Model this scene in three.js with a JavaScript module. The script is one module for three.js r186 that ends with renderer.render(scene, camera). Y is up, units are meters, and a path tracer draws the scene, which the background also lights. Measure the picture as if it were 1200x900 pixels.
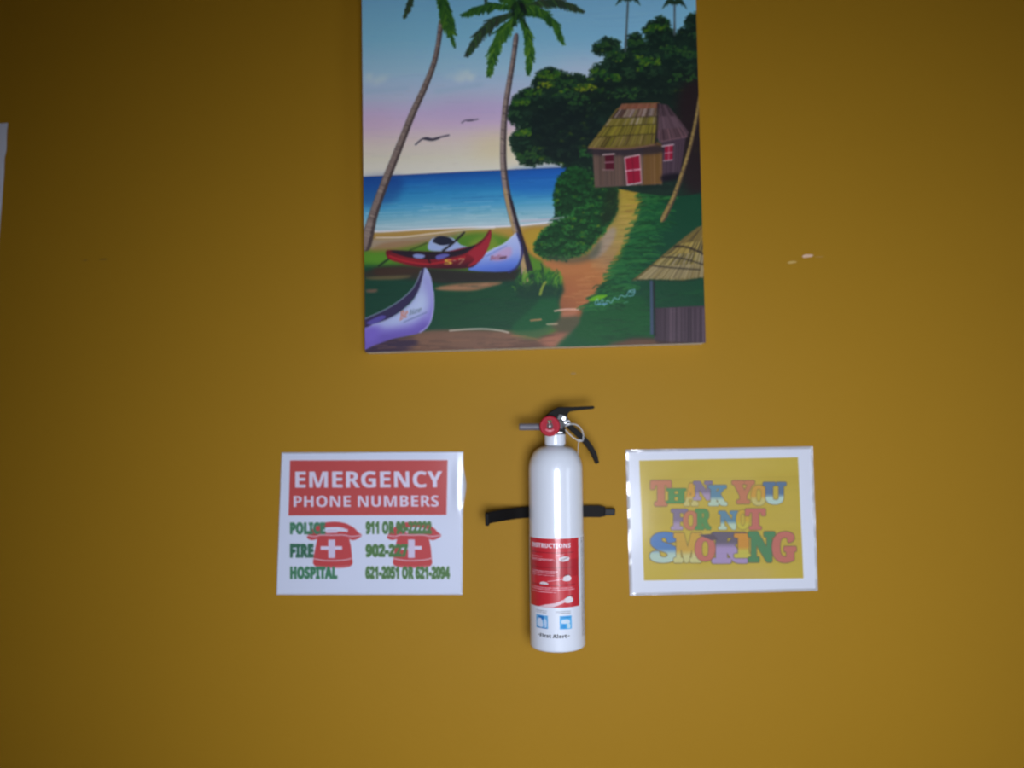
import * as THREE from 'three';
import { RoundedBoxGeometry } from 'three/addons/geometries/RoundedBoxGeometry.js';
import { mergeGeometries } from 'three/addons/utils/BufferGeometryUtils.js';
import { RectAreaLightUniformsLib } from 'three/addons/lights/RectAreaLightUniformsLib.js';

// ------------------------------------------------------------------ camera, light, exposure
const scene = new THREE.Scene();
const camera = new THREE.PerspectiveCamera(50, 4 / 3, 0.05, 50);
camera.position.set(0, 1.45, 1.2545);
camera.rotation.set(THREE.MathUtils.degToRad(2.7), 0, THREE.MathUtils.degToRad(-1.0), 'YXZ');
camera.focus = 0.98;                       // hand-held phone focused a little short of the wall
camera.userData.fStop = camera.getFocalLength() / 1000 / 0.0125;

const renderer = new THREE.WebGLRenderer({ antialias: true });
renderer.toneMapping = THREE.LinearToneMapping;
renderer.toneMappingExposure = 1.0;
renderer.shadowMap.enabled = true;
RectAreaLightUniformsLib.init();
scene.background = new THREE.Color(0.55, 0.68, 0.9);          // plain overcast sky outside the unseen window

const SPOT_AT = [0.13, 1.23, 1.52], SPOT_TO = [0.22, 1.15, 0];
const spot = new THREE.SpotLight(new THREE.Color(0.9, 0.965, 1.08), 6.15, 0, THREE.MathUtils.degToRad(53), 1, 2);  // unseen lamp, placed and shaped for the wall's bright middle and dim corners
spot.name = 'unseen_lamp_light';
spot.position.set(...SPOT_AT); spot.target.position.set(...SPOT_TO);
spot.shadow.radius = 15; spot.castShadow = true; spot.shadow.mapSize.set(2048, 2048);
scene.add(spot, spot.target);
spot.target.name = 'unseen_lamp_aim';
const daylight = new THREE.RectAreaLight(new THREE.Color(0.85, 0.93, 1.0), 2.5, 1.1, 1.2);  // light of the unseen window, placed to reach wall and bottle from the right
daylight.name = 'unseen_window_daylight';
daylight.position.set(2.57, 1.03, 2.2); daylight.lookAt(0, 1.03, 2.2);
scene.add(daylight);

// ------------------------------------------------------------------ helpers
const used = new Map();
function numbered(name) { const n = used.get(name) ?? 0; used.set(name, n + 1); return n ? name + '_' + String(n).padStart(3, '0') : name; }
function put(name, geo, mat, parent) {
  const m = new THREE.Mesh(geo, mat);
  m.name = parent ? name : numbered(name);
  m.castShadow = m.receiveShadow = true;
  (parent ?? scene).add(m);
  return m;
}
function thing(name, label, category, pos = [0, 0, 0], group) {
  const g = new THREE.Group();
  g.name = numbered(name); g.position.set(...pos);
  g.userData = { label, category };
  if (group) g.userData.group = group;
  scene.add(g);
  return g;
}
function struct(name, geo, mat, parent) { const m = put(name, geo, mat, parent); if (!parent) m.userData.kind = 'structure'; return m; }
function rng(seed) { let s = seed >>> 0; return () => { s = (s + 0x6d2b79f5) >>> 0; let t = Math.imul(s ^ (s >>> 15), 1 | s); t = (t + Math.imul(t ^ (t >>> 7), 61 | t)) ^ t; return ((t ^ (t >>> 14)) >>> 0) / 4294967296; }; }
const box = (x0, x1, y0, y1, z0, z1) => new THREE.BoxGeometry(x1 - x0, y1 - y0, z1 - z0).translate((x0 + x1) / 2, (y0 + y1) / 2, (z0 + z1) / 2);
const std = (o) => new THREE.MeshStandardMaterial(o);
const phys = (o) => new THREE.MeshPhysicalMaterial(o);
const lin = (r, g, b) => new THREE.Color(r, g, b);

// a thin sheet between four corners (TL, TR, BR, BL), front face bulged by lift(u, v), with a thickness
function sheet(c, lift, t, nx = 40, ny = 30) {
  const pos = [], uv = [], idx = [];
  const P = (u, v, back) => {
    const x = (c[0][0] * (1 - u) + c[1][0] * u) * v + (c[3][0] * (1 - u) + c[2][0] * u) * (1 - v);
    const y = (c[0][1] * (1 - u) + c[1][1] * u) * v + (c[3][1] * (1 - u) + c[2][1] * u) * (1 - v);
    const d = lift(u, v), z = Array.isArray(d) ? d[1] : d, dx = Array.isArray(d) ? d[0] : 0;
    return [x + dx, y, z - (back ? t : 0)];
  };
  for (const back of [0, 1]) for (let j = 0; j <= ny; j++) for (let i = 0; i <= nx; i++) { pos.push(...P(i / nx, j / ny, back)); uv.push(i / nx, j / ny); }
  const N = (nx + 1) * (ny + 1), I = (i, j, b) => b * N + j * (nx + 1) + i;
  for (let j = 0; j < ny; j++) for (let i = 0; i < nx; i++) {
    idx.push(I(i, j, 0), I(i + 1, j, 0), I(i + 1, j + 1, 0), I(i, j, 0), I(i + 1, j + 1, 0), I(i, j + 1, 0));
    idx.push(I(i, j, 1), I(i + 1, j + 1, 1), I(i + 1, j, 1), I(i, j, 1), I(i, j + 1, 1), I(i + 1, j + 1, 1));
  }
  const front = new THREE.BufferGeometry();
  front.setAttribute('position', new THREE.Float32BufferAttribute(pos, 3));
  front.setAttribute('uv', new THREE.Float32BufferAttribute(uv, 2));
  front.setIndex(idx); front.computeVertexNormals();
  const ep = [], en = [], eu = [], ei = [];
  const rim = [];
  for (let i = 0; i < nx; i++) rim.push([i / nx, 0, (i + 1) / nx, 0]);
  for (let j = 0; j < ny; j++) rim.push([1, j / ny, 1, (j + 1) / ny]);
  for (let i = nx; i > 0; i--) rim.push([i / nx, 1, (i - 1) / nx, 1]);
  for (let j = ny; j > 0; j--) rim.push([0, j / ny, 0, (j - 1) / ny]);
  for (const [u0, v0, u1, v1] of rim) {
    const k = ep.length / 3, a = P(u0, v0, 0), b = P(u1, v1, 0), e = P(u1, v1, 1), f = P(u0, v0, 1);
    ep.push(...a, ...b, ...e, ...f);
    const nxx = b[1] - a[1], nyy = a[0] - b[0], l = Math.hypot(nxx, nyy) || 1;
    for (let q = 0; q < 4; q++) en.push(nxx / l, nyy / l, 0);
    eu.push(u0, v0, u1, v1, u1, v1, u0, v0);
    ei.push(k, k + 2, k + 1, k, k + 3, k + 2);
  }
  const edge = new THREE.BufferGeometry();
  edge.setAttribute('position', new THREE.Float32BufferAttribute(ep, 3));
  edge.setAttribute('normal', new THREE.Float32BufferAttribute(en, 3));
  edge.setAttribute('uv', new THREE.Float32BufferAttribute(eu, 2));
  edge.setIndex(ei);
  return mergeGeometries([front, edge]);
}

// maps the four corners of a traced sheet onto its canvas (projective), so that prints can be laid out from measurements
function tracer(q, W, H) {
  const [[x0, y0], [x1, y1], [x2, y2], [x3, y3]] = q;     // TL TR BR BL
  const sx = x0 - x1 + x2 - x3, sy = y0 - y1 + y2 - y3, dx1 = x1 - x2, dx2 = x3 - x2, dy1 = y1 - y2, dy2 = y3 - y2, den = dx1 * dy2 - dx2 * dy1;
  const g = (sx * dy2 - dx2 * sy) / den, h = (dx1 * sy - sx * dy1) / den;
  const M = new THREE.Matrix3().set(x1 - x0 + g * x1, x3 - x0 + h * x3, x0, y1 - y0 + g * y1, y3 - y0 + h * y3, y0, g, h, 1).invert();
  const v = new THREE.Vector3();
  return (x, y) => { v.set(x, y, 1).applyMatrix3(M); return [v.x / v.z * W, v.y / v.z * H]; };
}
function pen(W, H, T, k) {                                  // k: canvas pixels per traced unit
  const cv = document.createElement('canvas'); cv.width = W; cv.height = H;
  const c = cv.getContext('2d');
  const d = {
    cv, c, T, k,
    blur(px) { c.filter = px >= 1.1 ? 'blur(' + (px * k).toFixed(2) + 'px)' : 'none'; return d; },
    path(pts, close = true, smooth = true) {
      const p = pts.map((a) => T(a[0], a[1])), n = p.length;
      c.beginPath();
      if (!smooth) { p.forEach((a, i) => (i ? c.lineTo(...a) : c.moveTo(...a))); if (close) c.closePath(); return d; }
      c.moveTo(...p[0]);
      const at = (i) => (close ? p[(i + n) % n] : p[Math.max(0, Math.min(n - 1, i))]);
      for (let i = 0; i < (close ? n : n - 1); i++) {
        const a = at(i - 1), b = at(i), e = at(i + 1), f = at(i + 2);
        c.bezierCurveTo(b[0] + (e[0] - a[0]) / 6, b[1] + (e[1] - a[1]) / 6, e[0] - (f[0] - b[0]) / 6, e[1] - (f[1] - b[1]) / 6, ...e);
      }
      if (close) c.closePath();
      return d;
    },
    fill(pts, style, smooth = true) { d.path(pts, true, smooth); c.fillStyle = style; c.fill(); return d; },
    line(pts, style, w, smooth = true) { d.path(pts, false, smooth); c.strokeStyle = style; c.lineWidth = w * k; c.lineCap = c.lineJoin = 'round'; c.stroke(); return d; },
    grad(x0, y0, x1, y1, stops) { const g = c.createLinearGradient(...T(x0, y0), ...T(x1, y1)); stops.forEach(([t, s]) => g.addColorStop(t, s)); return g; },
    blob(x, y, rx, ry, rot, style) { const p = T(x, y); c.beginPath(); c.ellipse(p[0], p[1], rx * k, ry * k, rot, 0, 7); c.fillStyle = style; c.fill(); return d; },
    // a tapering strip along points [x, y, width]
    limb(pts, style) { const L = [], R = []; pts.forEach((p, i) => { const a = pts[Math.max(0, i - 1)], b = pts[Math.min(pts.length - 1, i + 1)], dx = b[0] - a[0], dy = b[1] - a[1], l = Math.hypot(dx, dy), w = p[2] / 2; L.push([p[0] - dy / l * w, p[1] + dx / l * w]); R.unshift([p[0] + dy / l * w, p[1] - dx / l * w]); }); return d.fill([...L, ...R], style); },
    text(s, x0, x1, yt, yb, font, style, o = {}) {
      const A = T(x0, yb), B = T(x1, o.yb1 ?? yb), U = T(x0, yt), S = 100;
      c.save(); c.font = font.replace('SZ', S + 'px');
      const m = c.measureText(s), w = m.actualBoundingBoxRight + m.actualBoundingBoxLeft, asc = o.cap ?? m.actualBoundingBoxAscent;
      c.transform((B[0] - A[0]) / w, (B[1] - A[1]) / w, (A[0] - U[0]) / asc, (A[1] - U[1]) / asc, A[0], A[1]);
      c.translate(m.actualBoundingBoxLeft, 0);
      c.lineJoin = 'round';
      if (o.halo) { c.strokeStyle = o.halo; c.lineWidth = o.haloW ?? 6; c.strokeText(s, 0, 0); }
      if (style.length === 2 && typeof style !== 'string') { const g = c.createLinearGradient(0, -asc, 0, 0); g.addColorStop(0.15, style[0]); g.addColorStop(o.mid ?? 0.55, style[0]); g.addColorStop(Math.min(1, (o.mid ?? 0.55) + 0.2), style[1]); g.addColorStop(1, style[1]); c.fillStyle = c.strokeStyle = g; } else c.fillStyle = c.strokeStyle = style;
      if (o.alpha) c.globalAlpha = o.alpha;
      if (o.bold) { c.lineWidth = o.bold; c.strokeText(s, 0, 0); }
      c.fillText(s, 0, 0); c.restore(); return d;
    },
    // canvas -> texture; gain turns the print's tones into reflectance
    texture(gain = [1, 1, 1], soft = 0) {
      if (soft) { const t = document.createElement('canvas'); t.width = W; t.height = H; t.getContext('2d').drawImage(cv, 0, 0); c.filter = 'blur(' + (soft * k).toFixed(2) + 'px)'; c.drawImage(t, 0, 0); }
      c.filter = 'none';
      const im = c.getImageData(0, 0, W, H), a = im.data, lut = gain.map((g) => { const t = new Uint8ClampedArray(256); for (let i = 0; i < 256; i++) { let l = i / 255; l = l <= 0.04045 ? l / 12.92 : ((l + 0.055) / 1.055) ** 2.4; l = Math.min(0.93, l * g); t[i] = 255 * (l <= 0.0031308 ? l * 12.92 : 1.055 * l ** (1 / 2.4) - 0.055); } return t; });
      for (let i = 0; i < a.length; i += 4) { a[i] = lut[0][a[i]]; a[i + 1] = lut[1][a[i + 1]]; a[i + 2] = lut[2][a[i + 2]]; a[i + 3] = 255; }
      c.putImageData(im, 0, 0);
      const t = new THREE.CanvasTexture(cv); t.colorSpace = THREE.SRGBColorSpace; t.anisotropy = 8; return t;
    },
  };
  return d;
}

function noiseTexture(n, seed, layers, lo = 0, hi = 1) {    // tiling value noise
  const out = new Float32Array(n * n), r = rng(seed);
  for (const [cells, amp] of layers) {
    const g = new Float32Array(cells * cells).map(() => r());
    for (let y = 0; y < n; y++) for (let x = 0; x < n; x++) {
      const fx = x / n * cells, fy = y / n * cells, ix = Math.floor(fx), iy = Math.floor(fy); let tx = fx - ix, ty = fy - iy; tx *= tx * (3 - 2 * tx); ty *= ty * (3 - 2 * ty);
      const G = (i, j) => g[((j + cells) % cells) * cells + (i + cells) % cells];
      out[y * n + x] += amp * ((G(ix, iy) * (1 - tx) + G(ix + 1, iy) * tx) * (1 - ty) + (G(ix, iy + 1) * (1 - tx) + G(ix + 1, iy + 1) * tx) * ty);
    }
  }
  const total = layers.reduce((s, l) => s + l[1], 0), data = new Uint8Array(n * n * 4);
  for (let i = 0; i < n * n; i++) { const v = 255 * (lo + (hi - lo) * out[i] / total); data[i * 4] = data[i * 4 + 1] = data[i * 4 + 2] = v; data[i * 4 + 3] = 255; }
  const t = new THREE.DataTexture(data, n, n); t.wrapS = t.wrapT = THREE.RepeatWrapping; t.magFilter = THREE.LinearFilter; t.minFilter = THREE.LinearMipmapLinearFilter; t.generateMipmaps = true; t.needsUpdate = true;
  return t;
}

// ------------------------------------------------------------------ the room
const ochre = lin(0.41, 0.213, 0.0115);
const rollerBump = noiseTexture(512, 5, [[24, 1], [64, 1.2], [160, 1]]);
rollerBump.repeat.set(1.4, 1.4);
const tone = noiseTexture(256, 9, [[3, 1], [7, 0.7], [19, 0.3]], 0.93, 1);
tone.colorSpace = THREE.NoColorSpace; tone.repeat.set(0.45, 0.45);
const wallPaint = phys({ color: ochre, roughness: 0.58, specularIntensity: 0.3, bumpMap: rollerBump, bumpScale: 0.00022, map: tone });
const plainPaint = std({ color: lin(0.34, 0.2, 0.04), roughness: 0.7 });
function metric(g) {                                          // uv in metres from position along the two widest directions
  const p = g.attributes.position, n = g.attributes.normal, uv = g.attributes.uv;
  for (let i = 0; i < p.count; i++) { const ax = Math.abs(n.getX(i)), ay = Math.abs(n.getY(i)); uv.setXY(i, ax > 0.5 ? p.getZ(i) : p.getX(i), ay > 0.5 ? p.getZ(i) : p.getY(i)); }
  return g;
}
const X0 = -2.3, X1 = 2.6, Z1 = 3.8, HT = 2.75, TH = 0.15;
const wallBack = struct('wall_back', metric(box(X0 - TH, X1 + TH, 0, HT, -TH, 0)), wallPaint);
struct('wall_left', metric(box(X0 - TH, X0, 0, HT, 0, Z1)), plainPaint);
struct('wall_front', metric(box(X0 - TH, X1 + TH, 0, HT, Z1, Z1 + TH)), plainPaint);
// right wall with an unseen window opening, placed to light from the right
const WZ0 = 1.62, WZ1 = 2.78, WY0 = 0.4, WY1 = 1.66;
struct('wall_right', mergeGeometries([
  box(X1, X1 + TH, 0, HT, 0, WZ0), box(X1, X1 + TH, 0, HT, WZ1, Z1), box(X1, X1 + TH, 0, WY0, WZ0, WZ1), box(X1, X1 + TH, WY1, HT, WZ0, WZ1)]), plainPaint);
struct('floor', metric(box(X0 - TH, X1 + TH, -0.12, 0, -TH, Z1 + TH)), std({ color: lin(0.16, 0.11, 0.08), roughness: 0.45 }));
struct('ceiling', metric(box(X0 - TH, X1 + TH, HT, HT + 0.12, -TH, Z1 + TH)), std({ color: lin(0.3, 0.27, 0.22), roughness: 0.9 }));
{
  const w = new THREE.Group(); w.name = 'unseen_window_1'; w.userData.kind = 'structure'; scene.add(w);  // out of view, placed to light the wall and bottle from the right
  const white = std({ color: lin(0.75, 0.75, 0.73), roughness: 0.4 });
  put('frame', mergeGeometries([box(X1 + 0.03, X1 + 0.09, WY0, WY0 + 0.05, WZ0, WZ1), box(X1 + 0.03, X1 + 0.09, WY1 - 0.05, WY1, WZ0, WZ1), box(X1 + 0.03, X1 + 0.09, WY0, WY1, WZ0, WZ0 + 0.05), box(X1 + 0.03, X1 + 0.09, WY0, WY1, WZ1 - 0.05, WZ1), box(X1 + 0.03, X1 + 0.09, WY0, WY1, 2.18, 2.22)]), white, w);
  const glass = phys({ color: 0xffffff, roughness: 0.02, transmission: 1, thickness: 0, ior: 1.5 });
  put('pane', box(X1 + 0.057, X1 + 0.063, WY0 + 0.05, WY1 - 0.05, WZ0 + 0.05, 2.18), glass, w);
  put('pane', box(X1 + 0.057, X1 + 0.063, WY0 + 0.05, WY1 - 0.05, 2.22, WZ1 - 0.05), glass, w);
}
// chips and scuffs in the paint
function flake(pts, z, mat, name) {
  const s = new THREE.Shape(pts.map(([x, y]) => new THREE.Vector2(x, y)));
  const g = new THREE.ExtrudeGeometry(s, { depth: z, bevelEnabled: false });
  return put(name, g, mat, wallBack);
}
function splinter(cx, cy, w, h, tilt, seed) {
  const r = rng(seed), pts = [];
  for (let i = 0; i < 14; i++) { const a = i / 14 * Math.PI * 2, k = 0.75 + 0.4 * r(), x = Math.cos(a) * w / 2 * k, y = Math.sin(a) * h / 2 * k; pts.push([cx + x * Math.cos(tilt) - y * Math.sin(tilt), cy + x * Math.sin(tilt) + y * Math.cos(tilt)]); }
  return pts;
}
const chipMat = std({ color: lin(0.75, 0.5, 0.34), roughness: 0.8 }), chipMat2 = std({ color: lin(0.6, 0.4, 0.12), roughness: 0.8 }), scuffMat = std({ color: lin(0.2, 0.11, 0.012), roughness: 0.7 });
flake(splinter(0.4568, 1.698, 0.019, 0.0056, 0.12, 3), 0.0008, chipMat, 'paint_chip');
flake(splinter(0.4329, 1.6888, 0.014, 0.004, 0.1, 4), 0.0007, chipMat2, 'paint_chip');
flake(splinter(0.476, 1.6965, 0.014, 0.0016, 0.05, 5), 0.0006, std({ color: lin(0.45, 0.26, 0.06), roughness: 0.8 }), 'paint_chip');
flake(splinter(-0.6522, 1.7109, 0.010, 0.0014, 0.05, 6), 0.0004, scuffMat, 'scuff_mark');
flake(splinter(-0.6247, 1.7118, 0.014, 0.0018, 0.02, 7), 0.0004, scuffMat, 'scuff_mark');
flake(splinter(0.094, 1.5232, 0.010, 0.0036, 0.02, 8), 0.0004, std({ color: lin(0.33, 0.18, 0.018), roughness: 0.6 }), 'scuff_mark');

// ------------------------------------------------------------------ unseen lamp, out of view behind the camera, placed to light the wall
{
  const l = thing('unseen_floor_lamp', 'unseen black floor lamp with a wide white dish, out of view behind the camera, placed to light the yellow wall', 'lamp', [0.13, 0, 1.62]);
  const black = std({ color: lin(0.03, 0.03, 0.03), roughness: 0.5 });
  put('base', new THREE.CylinderGeometry(0.16, 0.17, 0.03, 48).translate(0, 0.015, 0), black, l);
  put('pole', new THREE.CylinderGeometry(0.012, 0.012, 1.18, 20).translate(0, 0.62, 0.03), black, l);
  const dish = [[0.001, -0.03], [0.1, -0.026], [0.2, -0.004], [0.26, 0.03], [0.265, 0.03], [0.203, -0.008], [0.1, -0.031], [0.001, -0.035]].map((p) => new THREE.Vector2(...p));
  put('shade', new THREE.LatheGeometry(dish, 64).rotateX(-Math.PI / 2).translate(0, 1.23, 0), std({ color: lin(0.7, 0.7, 0.7), roughness: 0.5, side: THREE.DoubleSide }), l);
  put('unseen_bulb', new THREE.SphereGeometry(0.045, 24, 16).scale(0.8, 1.15, 0.6).translate(-0.16, 1.21, -0.06), std({ color: 0xffffff, emissive: lin(0.93, 0.96, 1), emissiveIntensity: 16 }), l);  // unseen glowing bulb, set off-centre for the highlight on the bottle
}

// ------------------------------------------------------------------ the painting
const PG = 1.3;
function paintPicture() {
  const W = 1024, H = 1320, k = 2.56;
  const T = tracer([[423.09, -91.19], [812.57, -102.31], [826.99, 401.5], [427.97, 413.01]], W, H);
  const d = pen(W, H, T, k), { c } = d, r = rng(77), R = (a, b) => a + (b - a) * r();
  // sky
  c.fillStyle = d.grad(600, -90, 604, 206, [[0, '#76b4dc'], [0.3, '#7cbce0'], [0.45, '#86c4e2'], [0.58, '#a0c8de'], [0.68, '#b6c2d8'], [0.745, '#c4b4d3'], [0.79, '#cdb6cd'], [0.85, '#d4c5be'], [0.92, '#d4cfba'], [1, '#d6d5c9']]);
  c.fillRect(0, 0, W, H);
  d.blur(12);
  d.blob(690, 95, 55, 28, 0, 'rgba(184,200,220,0.75)'); d.blob(700, 20, 90, 40, 0, 'rgba(130,186,214,0.5)');
  d.blob(580, 172, 28, 12, 0, 'rgba(214,200,150,0.85)'); d.blob(560, 128, 55, 10, 0, 'rgba(184,160,200,0.6)'); d.blob(440, 145, 24, 12, 0, 'rgba(200,172,192,0.5)'); d.blob(625, 180, 24, 14, 0, 'rgba(222,214,176,0.8)');
  d.blur(2.2);
  for (const [x, y, s] of [[540, 92, 1], [440, 94, 0.9], [548, 88, 0.7]]) { for (let i = 0; i < 16; i++) d.blob(x + R(-16, 16) * s, y + R(-7, 6) * s, R(3, 8) * s, R(1.5, 3.4) * s, R(-0.4, 0), `rgba(214,226,236,${R(0.12, 0.3)})`); }
  d.line([[510, 107], [530, 105], [565, 99]], 'rgba(140,182,206,0.55)', 3); d.line([[428, 107], [450, 106], [478, 103]], 'rgba(140,182,206,0.5)', 3);
  d.blur(0.4);
  for (let i = 0; i < 260; i++) { const x = R(424, 820), y = R(-80, 190); d.line([[x, y], [x + R(15, 50), y + R(-3, 1)]], `rgba(${r() < 0.5 ? '255,255,255' : '60,90,130'},${R(0.01, 0.045)})`, R(0.6, 2)); }
  // birds
  d.blur(0.35);
  d.line([[487, 169.5], [494, 163.5], [500, 161.5], [506, 163], [513, 161.5], [526, 158.5]], '#3b3a4c', 1.7); d.line([[497, 162.5], [506, 164], [514, 161.8]], '#33313f', 2.6);
  d.line([[541, 144], [546, 141], [552, 141.5], [560, 139.8]], '#5a5168', 1.3); d.line([[548, 141.5], [554, 141]], '#4a4358', 2);
  // sea
  d.blur(0.5);
  d.fill([[420, 207.5], [540, 201.6], [672, 195.8], [690, 300], [420, 300]], d.grad(545, 201, 548, 275, [[0, '#164a94'], [0.12, '#1a62a8'], [0.32, '#2a82b4'], [0.52, '#4798be'], [0.7, '#7db0bf'], [0.85, '#9dbac0'], [1, '#b0bcc0']]), false);
  d.blur(4); d.fill([[420, 210], [470, 208], [462, 235], [420, 240]], 'rgba(24,50,118,0.45)'); d.fill([[600, 200], [668, 196], [668, 222], [600, 226]], 'rgba(26,90,180,0.5)');
  d.blur(0.6);
  for (let i = 0; i < 170; i++) { const y = R(209, 266), x = R(425, 660), l = R(10, 60), f = (y - 205) / 62; d.line([[x, y], [x + l, y - l * 0.04]], f < 0.5 ? `rgba(${r() < 0.5 ? '16,70,140' : '80,165,205'},${R(0.05, 0.18)})` : `rgba(${r() < 0.6 ? '190,215,218' : '60,140,160'},${R(0.08, 0.3)})`, R(0.5, 1.6)); }
  d.line([[425, 208], [540, 202], [668, 196.2]], 'rgba(16,34,84,0.55)', 1);
  // beach sand
  d.fill([[415, 300], [600, 300], [690, 215], [835, 205], [835, 430], [415, 430]], '#0c4426', false);
  d.fill([[420, 276], [445, 273], [500, 269], [560, 267.5], [600, 265.5], [640, 262], [672, 258], [720, 250], [720, 330], [420, 330]], d.grad(545, 266, 546, 300, [[0, '#a69a86'], [0.15, '#a98a42'], [0.5, '#a8812f'], [1, '#8f7a2c']]));
  d.blur(1.2);
  d.fill([[420, 282], [452, 279], [500, 275], [545, 270.5], [560, 268.5], [540, 267.5], [480, 271], [420, 274]], 'rgba(160,128,66,0.9)'); d.fill([[420, 280], [450, 280], [505, 276], [545, 272], [530, 280], [470, 290], [420, 292]], 'rgba(148,138,128,0.8)');
  d.fill([[450, 285], [500, 280], [535, 274], [520, 285], [460, 296], [430, 298]], 'rgba(140,104,70,0.7)');
  d.blur(0.5);
  d.line([[428, 268], [445, 271.5], [500, 268.5], [560, 266], [600, 265], [640, 261], [672, 256]], 'rgba(226,222,226,0.9)', 1.7); d.line([[441, 278.5], [470, 278], [505, 274], [545, 269.5], [580, 267]], 'rgba(216,208,204,0.9)', 1.3); d.line([[610, 259], [640, 257.5], [668, 254]], 'rgba(190,178,190,0.7)', 2.2); d.line([[425, 265], [480, 266], [540, 263], [600, 261]], 'rgba(190,206,212,0.6)', 1.4);
  // grass
  d.blur(3);
  d.fill([[415, 299], [440, 296], [470, 292], [520, 280], [560, 272], [600, 280], [640, 300], [660, 330], [660, 420], [415, 430]], '#4a7a22');
  d.fill([[415, 300], [450, 296], [460, 304], [440, 316], [415, 318]], '#4f8422'); d.fill([[550, 285], [575, 276], [585, 292], [566, 300]], '#6d8a2a');
  d.fill([[415, 318], [450, 312], [520, 318], [600, 325], [668, 335], [664, 362], [640, 384], [580, 390], [480, 392], [415, 380]], '#0a3c28');
  d.fill([[520, 340], [580, 335], [655, 345], [650, 375], [590, 386], [520, 384]], '#0c4026'); d.fill([[430, 330], [490, 326], [480, 350], [430, 366]], '#0b3a2a');
  d.blur(2);
  d.fill([[428, 318], [470, 312], [500, 315], [560, 318], [612, 314], [615, 324], [590, 329], [540, 331], [505, 330], [450, 325], [428, 326]], '#2b2a22'); d.fill([[500, 316], [560, 319], [608, 317], [606, 327], [530, 331], [508, 329]], '#24221f');
  d.fill([[440, 314], [490, 313], [488, 320], [445, 324]], '#38281f');
  d.blur(1.1);
  d.fill([[511, 337], [540, 332.5], [588, 331], [572, 337], [550, 341], [516, 340]], '#8a6446'); d.fill([[428, 325.5], [455, 323.5], [482, 323], [470, 327], [440, 328]], '#5a5034'); d.fill([[429, 340], [442, 339], [440, 342.5], [430, 342.5]], '#6a5040');
  d.line([[515, 338], [545, 337], [572, 332.5]], 'rgba(190,150,116,0.6)', 1);
  // brown ground at the bottom
  d.blur(2);
  d.fill([[415, 402], [470, 394], [500, 388], [540, 387], [590, 388], [625, 394], [650, 388], [668, 378], [690, 390], [700, 420], [415, 425]], '#604638');
  d.fill([[500, 389], [590, 389], [630, 398], [560, 408], [490, 402]], '#6d5140'); d.fill([[415, 404], [470, 396], [490, 402], [460, 416], [415, 420]], '#33263a');
  d.fill([[632, 398], [655, 391], [676, 390], [680, 402], [650, 408]], '#93604a'); d.fill([[600, 388], [640, 378], [660, 376], [640, 392], [620, 397]], '#3a5a34');
  d.blur(0.6);
  for (let i = 0; i < 90; i++) { const x = R(430, 640), y = R(390, 410); d.line([[x, y], [x + R(8, 30), y + R(-2, 1.5)]], `rgba(${r() < 0.5 ? '140,100,76' : '48,34,34'},${R(0.1, 0.35)})`, R(0.5, 1.8)); }
  d.line([[527, 387.5], [545, 386], [566, 385.4], [584, 387], [596, 389.6]], 'rgba(205,196,180,0.9)', 1.4); d.line([[600, 393], [622, 396], [632, 399]], 'rgba(150,112,60,0.4)', 2.2);
  for (let i = 0; i < 160; i++) { const x = R(430, 655), y = R(334, 384); d.line([[x, y], [x + R(6, 26), y + R(-1.5, 1)]], `rgba(${r() < 0.5 ? '10,62,34' : '6,42,34'},${R(0.12, 0.3)})`, R(0.8, 2)); }
  // slope at the right and the path
  d.blur(2.5);
  d.fill([[690, 215], [830, 200], [835, 420], [660, 420], [672, 385], [690, 360], [712, 330], [736, 285], [750, 250]], '#0c4826');
  d.fill([[750, 240], [830, 215], [835, 330], [720, 345], [735, 300]], '#0a3e28'); d.fill([[690, 365], [760, 350], [765, 395], [680, 398]], '#0c4a22');
  d.fill([[760, 330], [830, 320], [830, 362], [765, 362]], '#093c24');
  d.blur(1.6);
  d.fill([[716, 220], [752, 218], [749, 250], [740, 272], [726, 292], [712, 318], [697, 345], [684, 362], [677, 374], [650, 374], [656, 352], [660, 330], [650, 312], [624, 300], [612, 284], [620, 268], [645, 270], [640, 296], [672, 304], [694, 298], [706, 282], [715, 262], [722, 245]], d.grad(738, 220, 655, 372, [[0, '#a58f2e'], [0.3, '#9c8a42'], [0.5, '#94744e'], [0.62, '#a5693a'], [0.85, '#965a36'], [1, '#7a4c32']]));
  d.fill([[613, 272], [640, 268], [644, 288], [660, 302], [640, 304], [622, 296]], '#a88a2c'); d.fill([[636, 306], [668, 304], [690, 300], [690, 316], [664, 322], [645, 316]], '#a66a3c');
  d.fill([[645, 372], [668, 366], [680, 376], [668, 388], [650, 386]], '#4d4a34'); d.fill([[655, 366], [675, 364], [674, 370], [655, 371]], '#a0664a');
  d.fill([[630, 354], [640, 330], [652, 350], [656, 372], [630, 386], [600, 384]], '#0f4d2a');
  d.fill([[690, 300], [712, 270], [722, 268], [718, 284], [708, 296], [700, 302]], 'rgba(150,136,122,0.8)');
  d.blur(0.6);
  for (let i = 0; i < 130; i++) { const t = r(), y = 225 + t * 140, cx = 738 - 22 * t - 50 * t * t, x = cx + R(-16, 14); d.line([[x - 6, y], [x + R(4, 14), y + R(-2.5, 1)]], `rgba(${r() < 0.5 ? '205,160,96' : '110,70,44'},${R(0.1, 0.3)})`, R(0.5, 1.5)); }
  d.line([[650, 364.5], [664, 362.5], [678, 363]], 'rgba(205,160,140,0.9)', 2); d.line([[622, 375.5], [634, 374.5]], 'rgba(170,120,80,0.9)', 2); d.line([[641, 380], [653, 379.5]], 'rgba(180,160,130,0.8)', 2);
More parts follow.
